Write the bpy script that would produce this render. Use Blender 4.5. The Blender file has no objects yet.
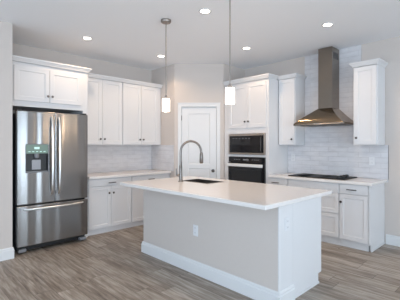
import bpy, bmesh, math, random
from mathutils import Vector, Matrix
random.seed(4)
PI = math.pi
SC = bpy.context.scene
COL = SC.collection

# ------------------------------------------------------------ camera
cam_d = bpy.data.cameras.new('camera'); cam = bpy.data.objects.new('camera', cam_d); COL.objects.link(cam)
cam.location = (5.295, -5.057, 1.399)
cam.rotation_euler = (PI/2, 0, math.radians(45.824))
cam_d.sensor_width = 36; cam_d.lens = 320.37/400*36
cam_d.shift_y = -4.9/400
cam_d.clip_start = .05
SC.camera = cam

# ------------------------------------------------------------ world, daylight, exposure
SC.view_settings.view_transform = 'Standard'
SC.view_settings.look = 'None'
SC.view_settings.gamma = 1
SC.view_settings.use_curve_mapping = False
SC.view_settings.exposure = 0.0
w = bpy.data.worlds.new('sky'); SC.world = w; w.use_nodes = True
bg = w.node_tree.nodes['Background']; bg.inputs[0].default_value = (.80, .88, 1, 1); bg.inputs[1].default_value = 1.0
SC.cycles.max_bounces = 10; SC.cycles.diffuse_bounces = 6
SC.cycles.sample_clamp_indirect = 6
SC.cycles.use_denoising = True

def area(name, loc, rot, sx, sy, power, color):
    l = bpy.data.lights.new(name, 'AREA'); l.shape = 'RECTANGLE'; l.size = sx; l.size_y = sy
    l.energy = power; l.color = color
    o = bpy.data.objects.new(name, l); o.location = loc; o.rotation_euler = rot; COL.objects.link(o); return o
DAY = (.60, .79, 1.0)
# daylight standing in the openings of the two window walls behind the camera
EAST = [(-1.75, .9), (-4.3, 1.9), (-7.0, 1.9)]          # centre y, width on wall_right
SOUTH = [(2.6, 1.7), (5.2, 1.7), (7.6, 1.7)]            # centre x, width on wall_back
for cy, wd in EAST:
    area('window_daylight', (9.98, cy, 1.2), (0, PI/2+.45, 0), 2.3, wd, 90*wd, (.71, .86, 1))
for cx, wd in SOUTH:
    area('window_daylight', (cx, -9.45, 1.4), (PI/2+.45, 0, 0), wd, 1.7, 95, DAY)
CAN_POWER = 6.5; PENDANT_POWER = 4
WARM = (1.0, .70, .44)

# ------------------------------------------------------------ materials
def mat(name, col=(.8, .8, .8), rough=.5, metal=0, **kw):
    m = bpy.data.materials.new(name); m.use_nodes = True
    b = m.node_tree.nodes['Principled BSDF']
    b.inputs['Base Color'].default_value = (*col, 1); b.inputs['Roughness'].default_value = rough
    b.inputs['Metallic'].default_value = metal
    for k, v in kw.items():
        b.inputs[k.replace('_', ' ')].default_value = v
    return m
class N:
    def __init__(s, m): s.t = m.node_tree; s.n = s.t.nodes; s.b = s.n['Principled BSDF']
    def new(s, t, **kw):
        x = s.n.new(t)
        for k, v in kw.items(): setattr(x, k, v)
        return x
    def link(s, a, b): s.t.links.new(a, b)
    def math(s, op, a, b=None):
        x = s.new('ShaderNodeMath', operation=op)
        for i, v in enumerate((a, b)):
            if v is None: continue
            if isinstance(v, (int, float)): x.inputs[i].default_value = v
            else: s.link(v, x.inputs[i])
        return x.outputs[0]
def speckle(m, scale, amt, bump=0):
    """slight mottling of the base colour, and a fine bump"""
    n = N(m); tc = n.new('ShaderNodeTexCoord'); no = n.new('ShaderNodeTexNoise'); no.inputs['Scale'].default_value = scale
    n.link(tc.outputs['Object'], no.inputs['Vector'])
    c = n.b.inputs['Base Color'].default_value[:3]
    mx = n.new('ShaderNodeMix', data_type='RGBA'); n.link(no.outputs['Fac'], mx.inputs[0])
    mx.inputs[6].default_value = (*[v*(1-amt) for v in c], 1); mx.inputs[7].default_value = (*[min(1, v*(1+amt)) for v in c], 1)
    n.link(mx.outputs[2], n.b.inputs['Base Color'])
    if bump:
        bu = n.new('ShaderNodeBump'); bu.inputs['Strength'].default_value = bump; bu.inputs['Distance'].default_value = .002
        n.link(no.outputs['Fac'], bu.inputs['Height']); n.link(bu.outputs[0], n.b.inputs['Normal'])
    return m
M = {}
M['paint'] = speckle(mat('wall_paint', (.585, .528, .487), .75), 60, .02, .08)
M['ceiling'] = speckle(mat('ceiling_paint', (.87, .88, .90), .85), 50, .02, .1)
M['trim'] = speckle(mat('white_trim', (.70, .70, .70), .4), 8, .01)
M['cab'] = speckle(mat('white_cabinet', (.70, .695, .70), .42), 6, .01)
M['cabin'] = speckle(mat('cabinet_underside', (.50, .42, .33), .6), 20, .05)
M['quartz'] = speckle(mat('quartz', (.78, .745, .72), .16), 30, .03)
M['nickel'] = mat('brushed_nickel', (.20, .18, .165), .33, 1)
M['bronze'] = mat('dark_hardware', (.10, .09, .085), .35, .9)
M['black'] = mat('black_plastic', (.012, .012, .013), .35)
M['cookring'] = mat('burner_print', (.06, .06, .065), .4, Specular_IOR_Level=.1)
M['cookglass'] = mat('cooktop_glass', (.012, .012, .014), .3, Specular_IOR_Level=.1, IOR=1.15)
M['blackglass'] = mat('black_glass', (.010, .010, .012), .06)
M['grey'] = mat('grey_plastic', (.22, .22, .23), .4)
M['plate'] = mat('outlet_plastic', (.72, .72, .73), .35)
M['slot'] = mat('outlet_slot', (.3, .3, .3), .5)
M['chrome'] = mat('chrome', (.75, .75, .76), .12, 1)
M['sinksteel'] = mat('sink_steel', (.16, .145, .135), .4, 1)
def steel(name, col, rough, aniso=.85, rot=0.0, scale=(1, 1, 1)):
    m = mat(name, col, rough, 1, Anisotropic=aniso, Anisotropic_Rotation=rot)
    n = N(m); tg = n.new('ShaderNodeTangent', direction_type='RADIAL', axis='Z'); n.link(tg.outputs[0], n.b.inputs['Tangent'])
    tc = n.new('ShaderNodeTexCoord'); mp = n.new('ShaderNodeMapping'); mp.inputs['Scale'].default_value = scale
    n.link(tc.outputs['Object'], mp.inputs[0]); no = n.new('ShaderNodeTexNoise'); no.inputs['Scale'].default_value = 3; no.inputs['Detail'].default_value = 1
    n.link(mp.outputs[0], no.inputs['Vector'])
    bu = n.new('ShaderNodeBump'); bu.inputs['Strength'].default_value = .6; bu.inputs['Distance'].default_value = .02
    n.link(no.outputs['Fac'], bu.inputs['Height']); n.link(bu.outputs[0], n.b.inputs['Normal'])
    return m
M['steel'] = steel('brushed_steel', (.31, .305, .302), .23, .85, 0.25, (1.7, 1.7, .05))
M['canopysteel'] = mat('canopy_steel', (.26, .20, .14), .2, 1)
M['hoodsteel'] = steel('hood_steel', (.27, .235, .20), .20, .5, 0.0, (.6, .6, .3))

def wood_floor():
    m = mat('plank_floor', (.3, .25, .2), .42); n = N(m)
    tc = n.new('ShaderNodeTexCoord'); sp = n.new('ShaderNodeSeparateXYZ'); n.link(tc.outputs['Object'], sp.inputs[0])
    X, Y = sp.outputs[0], sp.outputs[1]
    PW, PL = .178, 1.22
    ry = n.math('DIVIDE', Y, PW); row = n.math('FLOOR', ry)
    wn = n.new('ShaderNodeTexWhiteNoise', noise_dimensions='1D'); n.link(row, wn.inputs['W'])
    rx = n.math('ADD', n.math('DIVIDE', X, PL), n.math('MULTIPLY', wn.outputs['Value'], 7.3)); cx = n.math('FLOOR', rx)
    cb = n.new('ShaderNodeCombineXYZ'); n.link(cx, cb.inputs[0]); n.link(row, cb.inputs[1])
    wn2 = n.new('ShaderNodeTexWhiteNoise', noise_dimensions='2D'); n.link(cb.outputs[0], wn2.inputs['Vector'])
    # grain
    gv = n.new('ShaderNodeCombineXYZ'); n.link(n.math('MULTIPLY', X, 2.2), gv.inputs[0]); n.link(n.math('MULTIPLY', Y, 24), gv.inputs[1])
    n.link(n.math('MULTIPLY', wn2.outputs['Value'], 40), gv.inputs[2])
    g = n.new('ShaderNodeTexNoise'); g.inputs['Scale'].default_value = 1.4; g.inputs['Detail'].default_value = 6; g.inputs['Roughness'].default_value = .62; g.inputs['Distortion'].default_value = .25
    n.link(gv.outputs[0], g.inputs['Vector'])
    g2 = n.new('ShaderNodeTexNoise'); g2.inputs['Scale'].default_value = .8; g2.inputs['Detail'].default_value = 2
    gv2 = n.new('ShaderNodeCombineXYZ'); n.link(n.math('MULTIPLY', X, 1.4), gv2.inputs[0]); n.link(n.math('MULTIPLY', Y, 5), gv2.inputs[1]); n.link(n.math('MULTIPLY', wn2.outputs['Value'], 90), gv2.inputs[2])
    n.link(gv2.outputs[0], g2.inputs['Vector'])
    t = n.math('ADD', n.math('MULTIPLY', g.outputs['Fac'], .80), n.math('ADD', n.math('MULTIPLY', g2.outputs['Fac'], .27), n.math('MULTIPLY', n.math('SUBTRACT', wn2.outputs['Value'], .5), .13)))
    cr = n.new('ShaderNodeValToRGB'); e = cr.color_ramp.elements
    e[0].position = .30; e[0].color = (.105, .076, .058, 1); e[1].position = .74; e[1].color = (.52, .455, .40, 1)
    q = e.new(.47); q.color = (.235, .188, .148, 1); q = e.new(.6); q.color = (.355, .305, .255, 1)
    n.link(t, cr.inputs[0])
    # joints
    fy = n.math('FRACT', ry); fx = n.math('FRACT', rx)
    dy = n.math('MULTIPLY', n.math('MINIMUM', fy, n.math('SUBTRACT', 1, fy)), PW)
    dx = n.math('MULTIPLY', n.math('MINIMUM', fx, n.math('SUBTRACT', 1, fx)), PL)
    j = n.math('LESS_THAN', n.math('MINIMUM', dx, dy), .0022)
    mx = n.new('ShaderNodeMix', data_type='RGBA'); n.link(n.math('MULTIPLY', j, .8), mx.inputs[0]); n.link(cr.outputs[0], mx.inputs[6]); mx.inputs[7].default_value = (.08, .06, .048, 1)
    n.link(mx.outputs[2], n.b.inputs['Base Color'])
    bu = n.new('ShaderNodeBump'); bu.inputs['Strength'].default_value = .25; bu.inputs['Distance'].default_value = .002; n.link(n.math('SUBTRACT', g.outputs['Fac'], j), bu.inputs['Height'])
    n.link(bu.outputs[0], n.b.inputs['Normal'])
    return m
M['floor'] = wood_floor()

def tile(name, along):
    """glossy hand-made looking subway tile, rows along z, courses along x or y"""
    m = mat(name, (.66, .66, .67), .18); n = N(m)
    tc = n.new('ShaderNodeTexCoord'); sp = n.new('ShaderNodeSeparateXYZ'); n.link(tc.outputs['Object'], sp.inputs[0])
    cb = n.new('ShaderNodeCombineXYZ'); n.link(sp.outputs[along], cb.inputs[0]); n.link(sp.outputs[2], cb.inputs[1])
    br = n.new('ShaderNodeTexBrick'); br.offset = .5
    for k, v in (('Scale', 1), ('Mortar Size', .0022), ('Mortar Smooth', .3), ('Brick Width', .305), ('Row Height', .0762), ('Bias', 0)):
        br.inputs[k].default_value = v
    br.inputs['Color1'].default_value = (.67, .665, .68, 1); br.inputs['Color2'].default_value = (.715, .71, .73, 1); br.inputs['Mortar'].default_value = (.60, .59, .60, 1)
    n.link(cb.outputs[0], br.inputs['Vector'])
    no = n.new('ShaderNodeTexNoise'); no.inputs['Scale'].default_value = 9; no.inputs['Detail'].default_value = 2
    mp = n.new('ShaderNodeMapping'); mp.inputs['Scale'].default_value = (.7, 1.6, 1); n.link(cb.outputs[0], mp.inputs[0]); n.link(mp.outputs[0], no.inputs['Vector'])
    mx = n.new('ShaderNodeMix', data_type='RGBA', blend_type='MULTIPLY'); mx.inputs[0].default_value = 1
    cr = n.new('ShaderNodeValToRGB'); cr.color_ramp.elements[0].position = .3; cr.color_ramp.elements[0].color = (.90, .90, .91, 1); cr.color_ramp.elements[1].position = .65; cr.color_ramp.elements[1].color = (1, 1, 1, 1)
    n.link(no.outputs['Fac'], cr.inputs[0]); n.link(br.outputs['Color'], mx.inputs[6]); n.link(cr.outputs[0], mx.inputs[7]); n.link(mx.outputs[2], n.b.inputs['Base Color'])
    b1 = n.new('ShaderNodeBump'); b1.inputs['Strength'].default_value = .5; b1.inputs['Distance'].default_value = .01; n.link(no.outputs['Fac'], b1.inputs['Height'])
    b2 = n.new('ShaderNodeBump'); b2.invert = True; b2.inputs['Strength'].default_value = .8; b2.inputs['Distance'].default_value = .002
    n.link(br.outputs['Fac'], b2.inputs['Height']); n.link(b1.outputs[0], b2.inputs['Normal']); n.link(b2.outputs[0], n.b.inputs['Normal'])
    return m
M['tile_x'] = tile('subway_tile_x', 0); M['tile_y'] = tile('subway_tile_y', 1)
def emis(name, col, s, base=(.9, .9, .9)):
    m = mat(name, base, .4); b = m.node_tree.nodes['Principled BSDF']
    b.inputs['Emission Color'].default_value = (*col, 1); b.inputs['Emission Strength'].default_value = s; return m
M['lens'] = emis('can_lens', (1, .90, .76), 12)
M['shade'] = emis('lit_frosted_glass', (1, .90, .80), 5)
M['trimsteel'] = mat('warm_steel_trim', (.50, .44, .39), .3, 1)
M['lampmetal'] = mat('lamp_nickel', (.36, .32, .29), .35, 1)
M['paddle'] = mat('paddle_grey', (.30, .30, .31), .35, .3)
M['lightsteel'] = mat('satin_steel', (.90, .89, .88), .4, .5)
M['reflectglow'] = emis('display_reflection_glow', (.55, .85, .70), .22, (.05, .07, .065))  # soft green glow stands in for the window reflected in the dispenser display
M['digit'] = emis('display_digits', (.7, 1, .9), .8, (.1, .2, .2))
M['wpane'] = mat('window_frame_white', (.85, .85, .85), .4)

# ------------------------------------------------------------ mesh helpers
class MB:
    def __init__(s): s.v = []; s.f = []; s.sm = []
    def add(s, vs, fs, smooth=False):
        k = len(s.v); s.v += [tuple(p) for p in vs]
        for f in fs: s.f.append(tuple(i+k for i in f)); s.sm.append(smooth)
    def box(s, x0, x1, y0, y1, z0, z1):
        x0, x1 = sorted((x0, x1)); y0, y1 = sorted((y0, y1)); z0, z1 = sorted((z0, z1))
        s.add([(x0,y0,z0),(x1,y0,z0),(x1,y1,z0),(x0,y1,z0),(x0,y0,z1),(x1,y0,z1),(x1,y1,z1),(x0,y1,z1)],
              [(0,3,2,1),(4,5,6,7),(0,1,5,4),(1,2,6,5),(2,3,7,6),(3,0,4,7)]); return s
    def recess(s, x0, x1, z0, z1, yf, yb, h, d, slope=.0):
        """slab in the xz plane, front at yf (towards -y), with one rectangular recess h=(hx0,hx1,hz0,hz1) of depth d"""
        a, b, c, e = h
        o = [(x0,z0),(x1,z0),(x1,z1),(x0,z1)]; i = [(a,c),(b,c),(b,e),(a,e)]; k = [(a+slope,c+slope),(b-slope,c+slope),(b-slope,e-slope),(a+slope,e-slope)]
        vs = [(x,yf,z) for x, z in o] + [(x,yf,z) for x, z in i] + [(x,yf+d,z) for x, z in k] + [(x,yb,z) for x, z in o]
        fs = []
        for q in range(4):
            r = (q+1) % 4
            fs += [(q, r, 4+r, 4+q), (4+q, 4+r, 8+r, 8+q), (12+q, 12+r, r, q)]
        fs += [(8,9,10,11), (15,14,13,12)]
        s.add(vs, fs); return s
    def tube(s, pts, r, n=12, cap=True):
        pts = [Vector(p) for p in pts]; R = r if isinstance(r, (list, tuple)) else [r]*len(pts)
        t0 = (pts[1]-pts[0]).normalized(); up = Vector((0,0,1)) if abs(t0.z) < .9 else Vector((1,0,0))
        nx = t0.cross(up).normalized(); vs = []
        for i, p in enumerate(pts):
            t = ((pts[min(i+1, len(pts)-1)]-pts[max(i-1, 0)])).normalized()
            nx = (nx - t*nx.dot(t)).normalized(); ny = t.cross(nx)
            for k in range(n):
                a = 2*PI*k/n; vs.append(p + (nx*math.cos(a)+ny*math.sin(a))*R[i])
        fs = [(i*n+k, i*n+(k+1) % n, (i+1)*n+(k+1) % n, (i+1)*n+k) for i in range(len(pts)-1) for k in range(n)]
        s.add(vs, fs, True)
        if cap: s.add(vs[:n], [tuple(range(n))[::-1]]); s.add(vs[-n:], [tuple(range(n))])
        return s
    def lathe(s, prof, c=(0,0,0), axis='z', n=32):
        """prof: (radius, height) list"""
        vs = []
        for r, h in prof:
            for k in range(n):
                a = 2*PI*k/n; x, y = r*math.cos(a), r*math.sin(a)
                p = (x, y, h) if axis == 'z' else ((x, h, y) if axis == 'y' else (h, x, y))
                vs.append((p[0]+c[0], p[1]+c[1], p[2]+c[2]))
        fs = [(i*n+k, i*n+(k+1) % n, (i+1)*n+(k+1) % n, (i+1)*n+k) for i in range(len(prof)-1) for k in range(n)]
        s.add(vs, fs, True)
        if prof[0][0] > 1e-6: s.add(vs[:n], [tuple(range(n))])
        if prof[-1][0] > 1e-6: s.add(vs[-n:], [tuple(range(n))])
        return s
    def sweep(s, rows, closed_top=True):
        """rows: list of equal-length point rows, skinned in order"""
        m = len(rows[0]); vs = [p for r in rows for p in r]
        s.add(vs, [(i*m+k, i*m+k+1, (i+1)*m+k+1, (i+1)*m+k) for i in range(len(rows)-1) for k in range(m-1)]); return s
    def obj(s, name, m, parent=None, bevel=0, loc=None, rotz=0, seg=2):
        me = bpy.data.meshes.new(name); me.from_pydata(s.v, [], s.f)
        bm = bmesh.new(); bm.from_mesh(me); bmesh.ops.remove_doubles(bm, verts=bm.verts, dist=1e-6)
        bmesh.ops.recalc_face_normals(bm, faces=bm.faces); bm.to_mesh(me); bm.free()
        if any(s.sm):
            for p in me.polygons: p.use_smooth = True
            try: me.set_sharp_from_angle(angle=math.radians(40))
            except Exception: pass
        me.materials.append(m)
        o = bpy.data.objects.new(name, me); COL.objects.link(o)
        if parent: o.parent = parent
        if loc: o.location = loc
        if rotz: o.rotation_euler = (0, 0, rotz)
        if bevel:
            b = o.modifiers.new('bevel', 'BEVEL'); b.width = bevel; b.segments = seg; b.limit_method = 'ANGLE'; b.angle_limit = math.radians(35)
        return o
def tag(o, label, cat, group=None):
    o['label'] = label; o['category'] = cat
    if group: o['group'] = group
    return o
def thing(name, label, cat, loc=(0,0,0), rotz=0, group=None):
    o = bpy.data.objects.new(name, None); o.empty_display_size = .1; COL.objects.link(o)
    o.location = loc; o.rotation_euler = (0, 0, rotz); return tag(o, label, cat, group)
def struct(name, mb, m, loc=None, rotz=0, bevel=0, parent=None):
    o = mb.obj(name, m, parent, bevel, loc, rotz)
    if not parent: o['kind'] = 'structure'
    return o
def B(*a): return MB().box(*a)

# ------------------------------------------------------------ the room
H = 2.90
XE, YS = 9.5, -9.0
struct('floor', B(0, XE+.1, YS-.1, .1, -.1, 0), M['floor'])
struct('ceiling', B(-.1, XE+.1, YS-.1, .1, H, H+.1), M['ceiling'])
struct('wall_left', B(-.1, 0, -3.96, .1, 0, H), M['paint'])
struct('wall_alcove', B(-.1, .84, YS, -3.96, 0, H), M['paint'])
struct('wall_kitchen', B(0, XE, 0, .1, 0, H), M['paint'])
P1, D1, P2, D2 = 1.27, .722, 1.362, .632
struct('wall_pantry_left', B(0, D1, -P1, -P1+.1, 0, H), M['paint'])
struct('wall_pantry_right', B(P2-.1, P2, -D2, 0, 0, H), M['paint'])
# diagonal wall with the pantry door, built in its own frame: x along the wall, -y towards the room
DL = math.hypot(P2-D1, P1-D2)
DO = (D1, -P1, 0); DR = math.atan2(P1-D2, P2-D1)
o0, o1, oz = .115, .79, 2.12
mb = MB().box(0, o0, 0, .1, 0, H).box(o1, DL, 0, .1, 0, H).box(o0, o1, 0, .1, oz, H)
struct('wall_pantry_front', mb, M['paint'], DO, DR)
# window walls behind the camera
def holed(axis, at, thick, lo, hi, openings, z0, z1):
    mb = MB(); cur = lo
    def bx(a, b, c, d):
        if axis == 'x': mb.box(at, at+thick, a, b, c, d)
        else: mb.box(a, b, at, at+thick, c, d)
    for c, wd in sorted(openings):
        bx(cur, c-wd/2, 0, H); bx(c-wd/2, c+wd/2, 0, z0) if z0 > 0 else None; bx(c-wd/2, c+wd/2, z1, H); cur = c+wd/2
    bx(cur, hi, 0, H); return mb
struct('wall_right', holed('x', XE, .12, YS, 0, EAST, .2, 2.5), M['paint'])
struct('wall_back', holed('y', YS-.12, .12, .84, XE, SOUTH, .65, 2.35), M['paint'])
nwin = 0
for c, wd in EAST:
    nwin += 1; mb = MB()
    for a, b, z0, z1 in ((-wd/2, wd/2, .2, .26), (-wd/2, wd/2, 2.44, 2.5), (-wd/2, -wd/2+.06, .26, 2.44), (wd/2-.06, wd/2, .26, 2.44), (-.03, .03, .26, 2.44)):
        mb.box(XE+.03, XE+.09, c+a, c+b, z0, z1)
    struct('window_%d' % nwin, mb, M['wpane'])
for c, wd in SOUTH:
    nwin += 1; mb = MB()
    for a, b, z0, z1 in ((-wd/2, wd/2, .65, .71), (-wd/2, wd/2, 2.29, 2.35), (-wd/2, -wd/2+.06, .71, 2.29), (wd/2-.06, wd/2, .71, 2.29), (-.03, .03, .71, 2.29)):
        mb.box(c+a, c+b, YS-.09, YS-.03, z0, z1)
    struct('window_%d' % nwin, mb, M['wpane'])

# baseboards: stepped profile (out, z)
BP = [(0, 0), (.016, 0), (.016, .105), (.012, .112), (.012, .128), (.006, .138), (0, .14)]
def base_run(pts, h=1.0, t=1.0):
    """pts: polyline on the floor; the moulding grows to the RIGHT of the direction of travel, mitred"""
    P = [Vector((x, y)) for x, y in pts]; rows = []
    for i, p in enumerate(P):
        ds = []
        if i > 0: ds.append((P[i]-P[i-1]).normalized())
        if i < len(P)-1: ds.append((P[i+1]-P[i]).normalized())
        ns = [Vector((d.y, -d.x)) for d in ds]
        n = ns[0] if len(ns) == 1 else (ns[0]+ns[1])/(1+ns[0].dot(ns[1]))
        rows.append([(p.x+n.x*o*t, p.y+n.y*o*t, z*h) for o, z in BP])
    mb = MB().sweep(rows)
    k = len(BP); mb.add(rows[0], [tuple(range(k))]); mb.add(rows[-1], [tuple(range(k))])
    return mb
struct('baseboard_alcove', base_run([(.84, YS), (.84, -3.96), (.79, -3.96)]), M['trim'])
struct('baseboard_kitchen', base_run([(3.875, 0), (XE, 0)]), M['trim'])
struct('baseboard_right', base_run([(XE, 0), (XE, YS)]), M['trim'])

# ------------------------------------------------------------ pantry door
def two_panel(x0, x1, z0, z1, yf, yb, split, rail):
    mb = MB()
    mb.recess(x0, x1, split-.075, z1, yf, yb, (x0+rail, x1-rail, split, z1-rail), .010, .012)
    mb.recess(x0, x1, z0, split-.075, yf, yb, (x0+rail, x1-rail, z0+.17, split-.075-.0001-.0), .010, .012)
    return mb
d = two_panel(.133, .773, .012, 2.10, .012, .047, 1.045, .118).obj('door_1', M['trim'], None, 0, DO, DR); d['kind'] = 'structure'
mb = MB()
for a, b, z0, z1 in ((.062, .125, 0, 2.17), (.78, .843, 0, 2.17), (.125, .78, 2.107, 2.17)):
    mb.box(a, b, -.016, 0, z0, z1)
mb.box(.052, .853, -.022, 0, 2.17, 2.18)
for a, b, z0, z1 in ((.117, .131, 0, 2.115), (.775, .789, 0, 2.115), (.131, .775, 2.103, 2.117)):
    mb.box(a, b, .0, .09, z0, z1)
mb.obj('door_casing', M['trim'], d, .002)
mb = MB().lathe([(.001, -.062), (.018, -.060), (.027, -.048), (.027, -.036), (.016, -.026), (.011, -.018), (.011, -.006), (.030, -.004), (.031, .0), (.001, .0)], (.712, .012, .925), 'y', 24)
mb.obj('door_knob', M['bronze'], d)
for z in (.25, 1.05, 1.90):
    MB().tube([(.1285, .004, z-.045), (.1285, .004, z+.045)], .008, 10).obj('hinge', M['nickel'], d)

# ------------------------------------------------------------ cabinetry
def knob(x, z, yf, parent, m=None):
    MB().lathe([(.001, -.030), (.013, -.028), (.017, -.021), (.014, -.014), (.007, -.008), (.007, 0), (.001, 0)], (x, yf, z), 'y', 16).obj('knob', m or M['bronze'], parent)
def pull(x, z, yf, parent, L=.13):
    mb = MB().box(x-L/2, x+L/2, yf-.032, yf-.022, z-.006, z+.006)
    for s in (-1, 1): mb.box(x+s*(L/2-.018)-.005, x+s*(L/2-.018)+.005, yf-.022, yf, z-.005, z+.005)
    mb.obj('handle', M['bronze'], parent, .002)
def shaker(x0, x1, z0, z1, yf, root, name='door', rail=.058):
    mb = MB().recess(x0, x1, z0, z1, yf, yf+.019, (x0+rail, x1-rail, z0+rail, z1-rail), .008, .003)
    return mb.obj(name, M['cab'], root, .0015)
CP = [(0, -.062), (.006, -.062), (.009, -.052), (.028, -.026), (.040, -.014), (.040, 0), (0, 0)]
def crown(x0, x1, dpt, top, root, left=True, right=True, rdepth=0):
    rows = []
    for o, z in CP:
        r = []
        if left: r.append((x0-o, -.002, top+z))
        r.append((x0-(o if left else 0), -dpt-o, top+z)); r.append((x1+(o if right else 0), -dpt-o, top+z))
        if right: r.append((x1+o, -rdepth-.002, top+z))
        rows.append(r)
    mb = MB().sweep(rows); k = len(rows[0])
    mb.add([r[0] for r in rows], [tuple(range(len(rows)))]); mb.add([r[-1] for r in rows], [tuple(range(len(rows)))])
    # dust top
    mb.box(x0, x1, -dpt, -.002, top-.02, top-.004)
    return mb.obj('crown_molding', M['cab'], root)
ROT = PI/2
TOP, BOT = 2.560, 1.40
def wall_cab(label, loc, rot, wd, depth, doors, kz=1.50, knobs=(), group=None, cl=True, cr=True, zb=BOT, name='wall_cabinet'):
    r = thing(name, label, 'cabinet', (*loc, zb), rot, group)
    t = TOP-zb
    MB().box(0, wd, -depth+.021, -.002, .0, t-.061).obj('body', M['cab'], r, .001)
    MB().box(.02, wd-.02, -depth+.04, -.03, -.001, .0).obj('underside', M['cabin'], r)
    for i, (a, b) in enumerate(doors):
        dd = shaker(a, b, .012, t-.070, -depth, r)
        knob(knobs[i], kz-zb, -depth, dd)
    crown(0, wd, depth, t, r, cl, cr)
    return r
GL = 'white wall cabinets on the fridge wall'
# on the fridge wall: local x runs along world +y
g = .0025
wall_cab('white two-door wall cabinet with crown, right beside the refrigerator', (0, -2.876), ROT, .753, .33,
         [(.012, .373-g), (.373+g, .745)], knobs=(.335, .41), group=GL, cl=False, cr=False)
wall_cab('white two-door wall cabinet with crown, next to the pantry wall corner', (0, -2.121), ROT, .845, .33,
         [(.010, .39-g), (.39+g, .772)], knobs=(.352, .428), group=GL, cl=False, cr=False)
# above the fridge
r = thing('refrigerator_surround_cabinet', 'white deep cabinet with two doors and side panels enclosing the refrigerator', 'cabinet', (0, -3.957, 0), ROT)
W_ = 1.075
MB().box(0, W_, -.60, -.002, 1.915, TOP-.061).obj('body', M['cab'], r, .001)
MB().box(W_-.075, W_, -.60, -.002, 0, 1.915).obj('side_panel', M['cab'], r, .001)
MB().box(0, .035, -.60, -.002, 0, 1.915).obj('side_panel', M['cab'], r, .001)
dd = shaker(.070, .515-g, 1.99, 2.445, -.62, r); knob(.487, 2.075, -.62, dd, M['nickel'])
dd = shaker(.515+g, .965, 1.99, 2.445, -.62, r); knob(.548, 2.075, -.62, dd, M['nickel'])
crown(0, W_, .62, TOP, r, False, True, .375)
# hood wall
r = thing('oven_tower_cabinet', 'tall white cabinet holding the microwave and wall oven, left of the hood', 'cabinet', (1.366, 0, 0), 0)
TW = .957
mb = MB().box(0, .112, -.60, -.002, .10, TOP-.061).box(TW-.06, TW, -.60, -.002, .10, TOP-.061).box(.112, TW-.06, -.60, -.002, 1.60, TOP-.061)
mb.box(.112, TW-.06, -.60, -.40, 1.195, 1.232).box(.112, TW-.06, -.60, -.002, .10, .56).box(.112, TW-.06, -.05, -.002, .56, 1.60)
mb.obj('body', M['cab'], r, .001)
MB().box(0.01, TW, -.54, -.01, 0, .10).obj('toe_kick', M['cab'], r)
dd = shaker(.112, .524-g, 1.70, 2.45, -.62, r); knob(.487, 1.805, -.62, dd)
dd = shaker(.524+g, .915, 1.70, 2.45, -.62, r); knob(.562, 1.805, -.62, dd)
dd = shaker(.112, .915, .13, .53, -.62, r, 'drawer'); pull(.51, .40, -.62, dd)
crown(0, TW, .62, TOP, r, False, True, .375)
wall_cab('narrow white single-door wall cabinet between oven tower and range hood', (2.326, 0), 0, .315, .33, [(.016, .305)], kz=1.495, knobs=(.262,), cl=False, cr=True)
wall_cab('white single-door wall cabinet to the right of the range hood', (3.545, 0), 0, .318, .33, [(.012, .306)], kz=1.50, knobs=(.05,), cl=True, cr=True)

# base cabinets
def base_cab(label, loc, rot, wd, fronts, group=None, toe=.05, depth=.61, toez=.085, end_panel=False):
    """fronts: (name, x0, x1, z0, z1, kind, hx, hz)"""
    r = thing('base_cabinet', label, 'cabinet', (*loc, 0), rot, group)
    MB().box(0, wd, -depth+.021, -.002, toez, .872).obj('body', M['cab'], r, .001)
    MB().box(0, wd-(.0 if not end_panel else .02), -depth+toe, -.002, 0, toez).obj('toe_kick', M['cab'], r)
    if end_panel:
        MB().box(wd, wd+.014, -depth+.0, -.002, toez, .872).box(wd, wd+.014, -depth+toe, -.002, 0, toez).obj('end_panel', M['cab'], r, .001)
        MB().box(wd+.014, wd+.022, -depth+toe-.008, -.002, 0, .022).obj('shoe_molding', M['cab'], r, .003)
    for nm, a, b, c, e, kind, hx, hz in fronts:
        if nm == 'drawer' and e-c < .2:
            dd = MB().box(a, b, -depth, -depth+.019, c, e).obj('drawer', M['cab'], r, .002)
        else: dd = shaker(a, b, c, e, -depth, r, nm, .055)
        if kind == 'knob': knob(hx, hz, -depth, dd)
        if kind == 'pull': pull(hx, hz, -depth, dd)
    return r
GB = 'white base cabinets on the fridge wall'
base_cab('white base cabinet, drawer over two doors, right beside the refrigerator', (0, -2.876), ROT, .761,
         [('drawer', .008, .755, .755, .868, 'pull', .39, .80), ('door', .008, .3805-g, .095, .745, 'knob', .343, .635), ('door', .3805+g, .755, .095, .745, 'knob', .418, .635)], GB)
base_cab('white base cabinet near the pantry wall corner, partly behind the island', (0, -2.113), ROT, .838,
         [('drawer', .008, .78, .755, .868, 'pull', .39, .80), ('door', .008, .394-g, .095, .745, 'knob', .356, .635), ('door', .394+g, .78, .095, .745, 'knob', .432, .635)], GB)
base_cab('narrow white base cabinet beside the oven tower, left of the cooktop', (2.325, 0), 0, .352,
         [('drawer', .006, .346, .735, .868, 'pull', .14, .80), ('door', .006, .346, .12, .725, 'knob', .31, .64)], toe=.07, toez=.10)
base_cab('white bank of wide drawers directly under the cooktop', (2.679, 0), 0, .784,
         [('drawer', .004, .780, .742, .868, None, 0, 0), ('drawer', .004, .780, .455, .732, 'pull', .39, .66), ('drawer', .004, .780, .12, .445, 'pull', .39, .37)], toe=.07, toez=.10)
base_cab('white end base cabinet with drawer and door at the right end of the counter', (3.465, 0), 0, .378,
         [('drawer', .006, .372, .742, .868, 'pull', .172, .80), ('door', .006, .372, .12, .732, 'knob', .030, .625)], toe=.07, toez=.10, end_panel=True)

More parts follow.
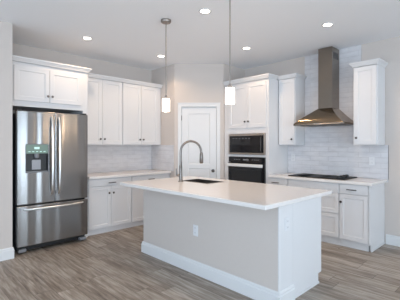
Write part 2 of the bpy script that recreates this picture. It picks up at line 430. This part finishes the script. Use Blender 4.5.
# worktops
q = tag(B(.012, .645, -2.878, -1.284, .876, .914).obj('countertop', M['quartz'], None, .003), 'long pale quartz countertop on the base cabinets of the fridge wall', 'countertop')
q = tag(B(2.326, 3.895, -.64, -.014, .876, .914).obj('countertop', M['quartz'], None, .003), 'pale quartz countertop under the cooktop and range hood', 'countertop')
# tile
ts = tag(MB().box(.0005, .011, -2.878, -1.272, .87, 1.399).obj('tile_backsplash', M['tile_y']), 'white subway tile backsplash on the wall between refrigerator and corner', 'backsplash')
tag(MB().box(.012, .70, -1.282, -1.2705, .915, 1.399).obj('tile_backsplash', M['tile_x']), 'narrow strip of subway tile on the return wall beside the pantry corner', 'backsplash')
mb = MB().box(2.326, 3.905, -.011, -.0005, .874, 1.398).box(2.643, 3.545, -.011, -.0005, 1.398, H-.001)
tag(mb.obj('tile_backsplash', M['tile_x']), 'glossy subway tile rising behind the range hood to the ceiling', 'backsplash')
tag(MB().box(3.905, 3.909, -.013, -.0005, .915, 1.398).obj('tile_edge_trim', M['nickel']), 'thin metal edge strip ending the tile right of the wall cabinet', 'trim')

# ------------------------------------------------------------ refrigerator
r = thing('refrigerator', 'stainless steel french door refrigerator with ice dispenser and bottom freezer', 'refrigerator', (0, -3.428, 0), ROT)
MB().box(-.455, .455, -.70, -.06, .035, 1.815).obj('body', M['black'], r, .004)
YF, YB = -.782, -.708
h = (-.365, -.092, 1.045, 1.405)
dl = MB().recess(-.463, -.004, .632, 1.84, YF, YB, h, .055).obj('door', M['steel'], r, .007, seg=3)
dr = MB().box(.004, .463, YF, YB, .632, 1.84).obj('door', M['steel'], r, .007, seg=3)
dz = MB().box(-.463, .463, YF, YB, .095, .612).obj('freezer_drawer', M['steel'], r, .007, seg=3)
def bar(pts, rw, rt, name, parent):
    """flat-oval bar through pts"""
    mb = MB(); n = 12; vs = []
    P = [Vector(p) for p in pts]
    for i, p in enumerate(P):
        t = (P[min(i+1, len(P)-1)]-P[max(i-1, 0)]).normalized(); out = Vector((0, -1, 0)); side = t.cross(out).normalized(); o2 = side.cross(t)
        for k in range(n):
            a = 2*PI*k/n; vs.append(p+side*rw*math.cos(a)+o2*rt*math.sin(a))
    mb.add(vs, [(i*n+k, i*n+(k+1) % n, (i+1)*n+(k+1) % n, (i+1)*n+k) for i in range(len(P)-1) for k in range(n)], True)
    mb.add(vs[:n], [tuple(range(n))]); mb.add(vs[-n:], [tuple(range(n))])
    return mb.obj(name, M['handle'], parent)
M['handle'] = mat('handle_steel', (.80, .79, .78), .28, 1)
for s, par in ((-1, dl), (1, dr)):
    pts = []
    for k in range(17):
        t = k/16; z = .735+t*1.05; y = YF-.012-.050*math.sin(PI*t)**.45; pts.append((s*.047, y if 0 < k < 16 else YF+.004, z))
    bar(pts, .014, .010, 'handle', par)
pts = []
for k in range(17):
    t = k/16; x = -.395+t*.79; y = YF-.012-.048*math.sin(PI*t)**.4; pts.append((x, y if 0 < k < 16 else YF+.004, .572))
bar(pts, .014, .010, 'handle', dz)
a, b, c, e = h
mb = MB().box(a-.006, a, YF-.004, YF+.05, c-.006, e+.006).box(b, b+.006, YF-.004, YF+.05, c-.006, e+.006).box(a, b, YF-.004, YF+.05, e, e+.006).box(a, b, YF-.004, YF+.05, c-.006, c)
mb.obj('dispenser_bezel', M['grey'], dl)
sc = MB().box(a, b, YF-.002, YF+.050, 1.288, e).obj('dispenser_display', M['reflectglow'], dl, .002)
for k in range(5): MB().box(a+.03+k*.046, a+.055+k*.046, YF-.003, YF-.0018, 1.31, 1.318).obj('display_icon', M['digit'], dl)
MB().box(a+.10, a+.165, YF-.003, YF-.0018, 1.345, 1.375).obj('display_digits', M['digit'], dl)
MB().box(a+.001, b-.001, YF+.045, YF+.054, c+.001, 1.287).obj('dispenser_recess', M['black'], dl)
mb = MB().lathe([(.03, 0), (.028, -.05), (.012, -.06), (.001, -.06)], ((a+b)/2, YF+.025, 1.287), 'z', 16)
mb.obj('spout', M['grey'], dl)
MB().box((a+b)/2-.055, (a+b)/2+.055, YF+.030, YF+.044, c+.03, c+.16).obj('dispenser_paddle', M['paddle'], dl, .004)
MB().box(a+.002, b-.002, YF+.0, YF+.044, c+.001, c+.012).obj('drip_tray', M['grey'], dl, .002)
for s in (-1, 1):
    MB().box(s*.43-.03, s*.43+.03, -.75, -.64, 1.815, 1.862).obj('hinge_cover', M['black'], r, .006)
    MB().lathe([(.018, 0), (.022, .004), (.022, .02), (.012, .024), (.012, .04)], (s*.41, -.70, 0), 'z', 16).obj('foot', M['black'], r)
    MB().box(s*.40-.045, s*.40+.045, -.772, -.70, .022, .062).obj('roller_cover', M['grey'], r, .006)
mb = MB().box(-.44, .44, -.72, -.69, .03, .092)
for k in range(4): mb.box(-.43, .43, -.724, -.72, .038+k*.013, .043+k*.013)
mb.obj('toe_grille', M['black'], r)

# ------------------------------------------------------------ microwave and wall oven (in the tower)
r = thing('microwave', 'built-in stainless microwave with black glass window, above the wall oven', 'microwave', (1.8735, 0, 1.237), 0)
mw = .388
MB().box(-mw+.02, mw-.02, -.60, -.10, .012, .345).obj('body', M['black'], r)
fr = MB()
for a, b, z0, z1 in ((-mw, mw, 0, .030), (-mw, mw, .325, .357), (-mw, -mw+.022, .030, .325), (mw-.022, mw, .030, .325)): fr.box(a, b, -.632, -.601, z0, z1)
fr.obj('trim_frame', M['trimsteel'], r, .002)
dr_ = MB().box(-mw+.024, mw-.024, -.636, -.602, .032, .323).obj('door', M['blackglass'], r, .002)
MB().box(-mw+.05, mw-.13, -.6375, -.636, .062, .225).obj('window', M['blackglass'], dr_)
for k in range(6): MB().box(-mw+.10+k*.07, -mw+.135+k*.07, -.6372, -.636, .275, .282).obj('control_icon', M['grey'], dr_)
MB().tube([(mw-.055, -.639, .05), (mw-.055, -.662, .065), (mw-.055, -.662, .285), (mw-.055, -.639, .30)], .007, 10).obj('handle', M['bronze'], dr_)
r = thing('wall_oven', 'black glass wall oven with bright metal bar handle, below the microwave', 'oven', (1.8735, 0, .565), 0)
MB().box(-mw+.02, mw-.02, -.60, -.10, .0, .615).obj('body', M['black'], r)
cp = MB().box(-mw, mw, -.630, -.601, .532, .624).obj('control_panel', M['blackglass'], r, .003)
MB().box(-.06, .06, -.6308, -.630, .570, .592).obj('clock_display', M['grey'], cp)
for k in range(4):
    for x in (-.26, .13): MB().box(x+k*.04, x+.015+k*.04, -.6308, -.630, .575, .588).obj('control_icon', M['grey'], cp)
od = MB().box(-mw, mw, -.640, -.601, .0, .526).obj('door', M['blackglass'], r, .003)
MB().recess(-mw+.06, mw-.06, .06, .41, -.6425, -.640, (-mw+.085, mw-.085, .085, .385), .0015).obj('window_frame', M['black'], od)
mb = MB().box(-mw+.012, mw-.012, -.690, -.668, .460, .512)
for s in (-1, 1): mb.box(s*(mw-.05)-.012, s*(mw-.05)+.012, -.668, -.640, .470, .500)
mb.obj('handle', M['lightsteel'], od, .006)

# ------------------------------------------------------------ range hood
HX = 3.105
r = thing('range_hood', 'stainless chimney range hood mounted on tile above the cooktop', 'range hood', (HX, 0, 1.688), 0)
hw, hd, hl = .372, .50, .398
cw0, cw1, cd = -.098, .118, .275
rows = []
NL = 9
for i in range(NL+1):
    t = i/NL; u = t
    xL = -hl+(cw0+hl)*u; xR = hw+(cw1-hw)*u; yF = -hd+(hd-cd)*u**1.7; z = .040+.235*(t-.03*math.sin(PI*t))
    rows.append([(xL, -.012, z), (xL, yF, z), (xR, yF, z), (xR, -.012, z)])
mb = MB().sweep(rows); mb.sm = [True]*len(mb.sm)
mb.obj('canopy', M['canopysteel'], r)
MB().box(-hl, hw, -hd, -.012, .012, .040).obj('rim', M['hoodsteel'], r, .004)
MB().box(cw0, cw1, -cd, -.012, .262, H-1.688-.012).obj('chimney', M['hoodsteel'], r, .002)
mb = MB()
for k in range(4): mb.box(cw1, cw1+.0015, -.22+k*.045, -.195+k*.045, 1.03, 1.13)
mb.obj('vent_slot', M['black'], r)
for s in (-1, 1):
    MB().box(s*.17-.15, s*.17+.15, -hd+.08, -.08, .006, .012).obj('filter', M['sinksteel'], r, .002)
mb = MB()
for k in range(4): mb.lathe([(.008, -.004), (.008, 0)], (-.05+k*.033, -hd, .027), 'y', 12)
mb.obj('control_button', M['chrome'], r)

# ------------------------------------------------------------ cooktop
r = thing('cooktop', 'black glass electric cooktop set into the counter below the hood', 'cooktop', (3.075, -.30, .914), 0)
gl = MB().box(-.435, .435, -.24, .24, .0, .012).obj('glass_top', M['cookglass'], r, .003)
for x, y, rr in ((-.22, .10, .075), (-.22, -.11, .10), (.10, .10, .10), (.10, -.11, .075)):
    MB().lathe([(rr, .0121), (rr, .0126), (rr-.004, .0126), (rr-.004, .0121)], (x, y, 0), 'z', 40).obj('burner_ring', M['cookring'], r)
for y in (-.15, -.05, .05, .15):
    MB().lathe([(.026, .012), (.026, .018), (.022, .042), (.018, .046), (.001, .046)], (.318, y, 0), 'z', 20).obj('knob', M['black'], r)

# ------------------------------------------------------------ island
r = thing('kitchen_island', 'large island with grey painted front wall, white baseboard and white end panel', 'kitchen island', (0, 0, 0), 0)
IX0, IX1, IY0, IY1 = 1.765, 3.80, -2.66, -1.865
MB().box(IX0, IX1-.012, IY0, -2.43, 0, .875).obj('front_wall', M['paint'], r)
MB().box(IX1-.012, IX1, IY0, -2.4315, 0, .875).obj('end_trim', M['cab'], r, .001)
mb = MB().box(IX0+.02, IX1-.018, -2.43, IY1, .10, .68).box(IX0+.02, 1.96, -2.43, IY1, .68, .872).box(2.51, IX1-.018, -2.43, IY1, .68, .872)
mb.box(1.96, 2.51, -2.43, -2.225, .68, .872).box(1.96, 2.51, -1.880, IY1, .68, .872)
mb.obj('cabinet_body', M['cab'], r)
MB().box(IX1-.018, IX1, -2.43, IY1-.0, .10, .875).box(IX1-.018, IX1, -2.43, -1.93, 0, .10).obj('end_panel', M['cab'], r, .001)
MB().box(IX0, IX0+.02, -2.43, IY1, .10, .875).box(IX0, IX0+.02, -2.43, -1.93, 0, .10).obj('end_panel', M['cab'], r, .001)
MB().box(IX0+.02, IX1-.018, -2.43, -1.94, 0, .10).obj('toe_kick', M['cab'], r)
MB().box(IX1, IX1+.009, -2.43, -1.925, 0, .02).obj('shoe_molding', M['cab'], r, .003)
base_run([(IX0, -2.43), (IX0, IY0), (IX1, IY0), (IX1, -2.43)], 1.0, 1.3).obj('baseboard', M['trim'], r)
# corner bead strip between painted wall end and white panel
n_d = 4; bw = (IX1-IX0-.04)/n_d
def back_front(x0, x1, z0, z1, nm):
    mb = MB().recess(-x1, -x0, z0, z1, -.019, 0, (-x1+.055, -x0-.055, z0+.055, z1-.055), .008, .003)
    o = mb.obj(nm, M['cab'], r, .0015); o.location = (0, IY1, 0); o.rotation_euler = (0, 0, PI); return o
for k in range(n_d):
    x0 = IX0+.02+k*bw+.003; x1 = x0+bw-.006
    o = back_front(x0, x1, .115, .70, 'door'); knob(-(x0+.04 if k % 2 else x1-.04), .62, -.019, o)
    o = back_front(x0, x1, .71, .868, 'drawer'); pull(-(x0+x1)/2, .79, -.019, o)

# island worktop with the sink cut-out
SX0, SX1, SY0, SY1 = 2.00, 2.47, -2.185, -1.90
CX0, CX1, CY0, CY1 = 1.575, 3.822, -2.895, -1.655
xs = [CX0, SX0, SX1, CX1]; ys = [CY0, SY0, SY1, CY1]
mb = MB(); z0, z1 = .876, .914
for z, flip in ((z0, True), (z1, False)):
    vs = [(x, y, z) for y in ys for x in xs]; fs = []
    for j in range(3):
        for i in range(3):
            if i == 1 and j == 1: continue
            fs.append((j*4+i, j*4+i+1, (j+1)*4+i+1, (j+1)*4+i))
    mb.add(vs, fs)
def side(p, q): mb.add([(p[0], p[1], z0), (q[0], q[1], z0), (q[0], q[1], z1), (p[0], p[1], z1)], [(0, 1, 2, 3)])
for j in range(3):
    side((CX0, ys[j]), (CX0, ys[j+1])); side((CX1, ys[j]), (CX1, ys[j+1])); side((xs[j], CY0), (xs[j+1], CY0)); side((xs[j], CY1), (xs[j+1], CY1))
side((SX0, SY0), (SX1, SY0)); side((SX1, SY0), (SX1, SY1)); side((SX1, SY1), (SX0, SY1)); side((SX0, SY1), (SX0, SY0))
tag(mb.obj('countertop', M['quartz'], None, .004), 'large pale quartz slab topping the island, with a sink', 'countertop')
r = thing('sink', 'stainless sink set in the island countertop', 'sink', ((SX0+SX1)/2, (SY0+SY1)/2, .70))
a, b = (SX1-SX0)/2, (SY1-SY0)/2
mb = MB(); t = .004; a -= .006; b -= .006; zt = .2145
mb.box(-a, a, -b, b, .0, t).box(-a-t, -a, -b-t, b+t, 0, zt).box(a, a+t, -b-t, b+t, 0, zt).box(-a, a, -b-t, -b, 0, zt).box(-a, a, b, b+t, 0, zt)
mb.obj('basin', M['sinksteel'], r)
mb = MB(); e = .018; z0, z1 = .2145, .2185
mb.box(-a-e, a+e, -b-e, -b, z0, z1).box(-a-e, a+e, b, b+e, z0, z1).box(-a-e, -a, -b, b, z0, z1).box(a, a+e, -b, b, z0, z1)
mb.obj('rim', M['sinksteel'], r)
MB().lathe([(.04, t), (.04, t+.003), (.028, t+.003), (.02, t+.0005), (.001, t+.0005)], (0, 0, 0), 'z', 24).obj('drain', M['chrome'], r)

# faucet
r = thing('kitchen_faucet', 'tall brushed nickel gooseneck pull-down faucet at the island sink', 'faucet', (2.075, -2.285, .914), math.radians(45.8))
MB().lathe([(.032, 0), (.032, .008), (.026, .014), (.023, .03), (.022, .09), (.020, .21), (.015, .222), (.014, .222)], (0, 0, 0), 'z', 24).obj('base', M['nickel'], r)
pts = [(0, 0, .21), (0, 0, .30), (0, 0, .385)]
R = .135
for k in range(1, 17):
    t = PI*k/16; pts.append((R-R*math.cos(t), 0, .395+R*1.05*math.sin(t)))
pts.append((2*R+.003, 0, .385))
MB().tube(pts, .0145, 14).obj('neck', M['nickel'], r)
MB().lathe([(.0145, .39), (.021, .375), (.024, .33), (.025, .255), (.018, .243), (.001, .243)], (2*R+.004, 0, 0), 'z', 20).obj('spray_head', M['nickel'], r)
MB().tube([(0, 0, .085), (-.03, 0, .085), (-.050, 0, .088), (-.054, 0, .12), (-.058, 0, .175)], [.018, .017, .013, .008, .006], 12).obj('handle', M['nickel'], r)

# outlets
def outlet(label, loc, rot):
    r = thing('wall_outlet', label, 'outlet', loc, rot)
    MB().box(-.037, .037, -.006, -.0005, -.060, .060).obj('plate', M['plate'], r, .003)
    for s in (-1, 1):
        f = MB().box(-.017, .017, -.0085, -.006, s*.027-.017, s*.027+.017).obj('socket', M['plate'], r, .002)
        MB().box(-.009, -.006, -.0090, -.0085, s*.027-.004, s*.027+.008).box(.006, .009, -.0090, -.0085, s*.027-.004, s*.027+.008).obj('slot', M['slot'], f)
outlet('white double outlet low on the grey front wall of the island', (2.762, -2.66, .470), 0)
outlet('white double outlet on the right end of the island under the worktop', (3.80, -2.535, .70), ROT)
outlet('white double outlet on the tile under the narrow wall cabinet, left of the cooktop', (2.43, -.0105, 1.185), 0)
outlet('white double outlet on the tile right of the cooktop', (3.695, -.0105, 1.165), 0)

# ------------------------------------------------------------ lamps
GP = 'pendant lamps over the island'
def pendant(label, x, y):
    r = thing('pendant_lamp', label, 'pendant lamp', (x, y, 1.803), 0, GP)
    zt = H-1.803
    MB().lathe([(.001, zt-.0005), (.060, zt-.0005), (.062, zt-.006), (.060, zt-.028), (.054, zt-.034), (.012, zt-.036), (.010, zt-.05), (.001, zt-.05)], (0, 0, 0), 'z', 28).obj('ceiling_canopy', M['lampmetal'], r)
    MB().tube([(0, 0, .18), (0, 0, zt-.03)], .0055, 10).obj('rod', M['lampmetal'], r)
    MB().lathe([(.001, .198), (.012, .195), (.014, .175), (.022, .170), (.024, .151), (.001, .151)], (0, 0, 0), 'z', 20).obj('socket_cap', M['lampmetal'], r)
    MB().lathe([(.044, .0), (.045, .002), (.045, .148), (.040, .153), (.001, .153)], (0, 0, 0), 'z', 28).obj('glass_shade', M['shade'], r)
    l = bpy.data.lights.new('pendant_bulb', 'POINT'); l.energy = PENDANT_POWER; l.color = WARM; l.shadow_soft_size = .045
    lo = bpy.data.objects.new('pendant_bulb', l); lo.location = (0, 0, -.06); lo.parent = r; COL.objects.link(lo)
pendant('frosted glass pendant on a rod, the left one, hung before the pantry corner', 2.253, -2.67)
pendant('frosted glass pendant on a rod, the right one, hung before the oven tower', 3.258, -2.67)
GC = 'recessed ceiling lights'
cans = [(.965, -3.06, 'round recessed ceiling light nearest the refrigerator'), (2.76, -2.515, 'round recessed ceiling light between the two pendants at the top of the picture'),
        (3.54, -1.136, 'round recessed ceiling light above and before the range hood'), (2.24, -1.086, 'round recessed ceiling light in front of the oven tower'),
        (.962, -1.764, 'round recessed ceiling light nearest the pantry corner')]
for x, y, lab in cans:
    r = thing('recessed_light', lab, 'ceiling light', (x, y, H), 0, GC)
    MB().lathe([(.072, -.0005), (.072, -.004), (.066, -.007), (.052, -.004), (.052, -.0005)], (0, 0, 0), 'z', 32).obj('trim_ring', M['trim'], r)
    MB().lathe([(.052, -.002), (.001, -.0025)], (0, 0, 0), 'z', 32).obj('lens', M['lens'], r)
    l = bpy.data.lights.new('can_bulb', 'SPOT'); l.energy = CAN_POWER*4; l.color = WARM; l.spot_size = math.radians(150); l.spot_blend = .6; l.shadow_soft_size = .06
    lo = bpy.data.objects.new('can_bulb', l); lo.location = (0, 0, -.02); lo.parent = r; COL.objects.link(lo)
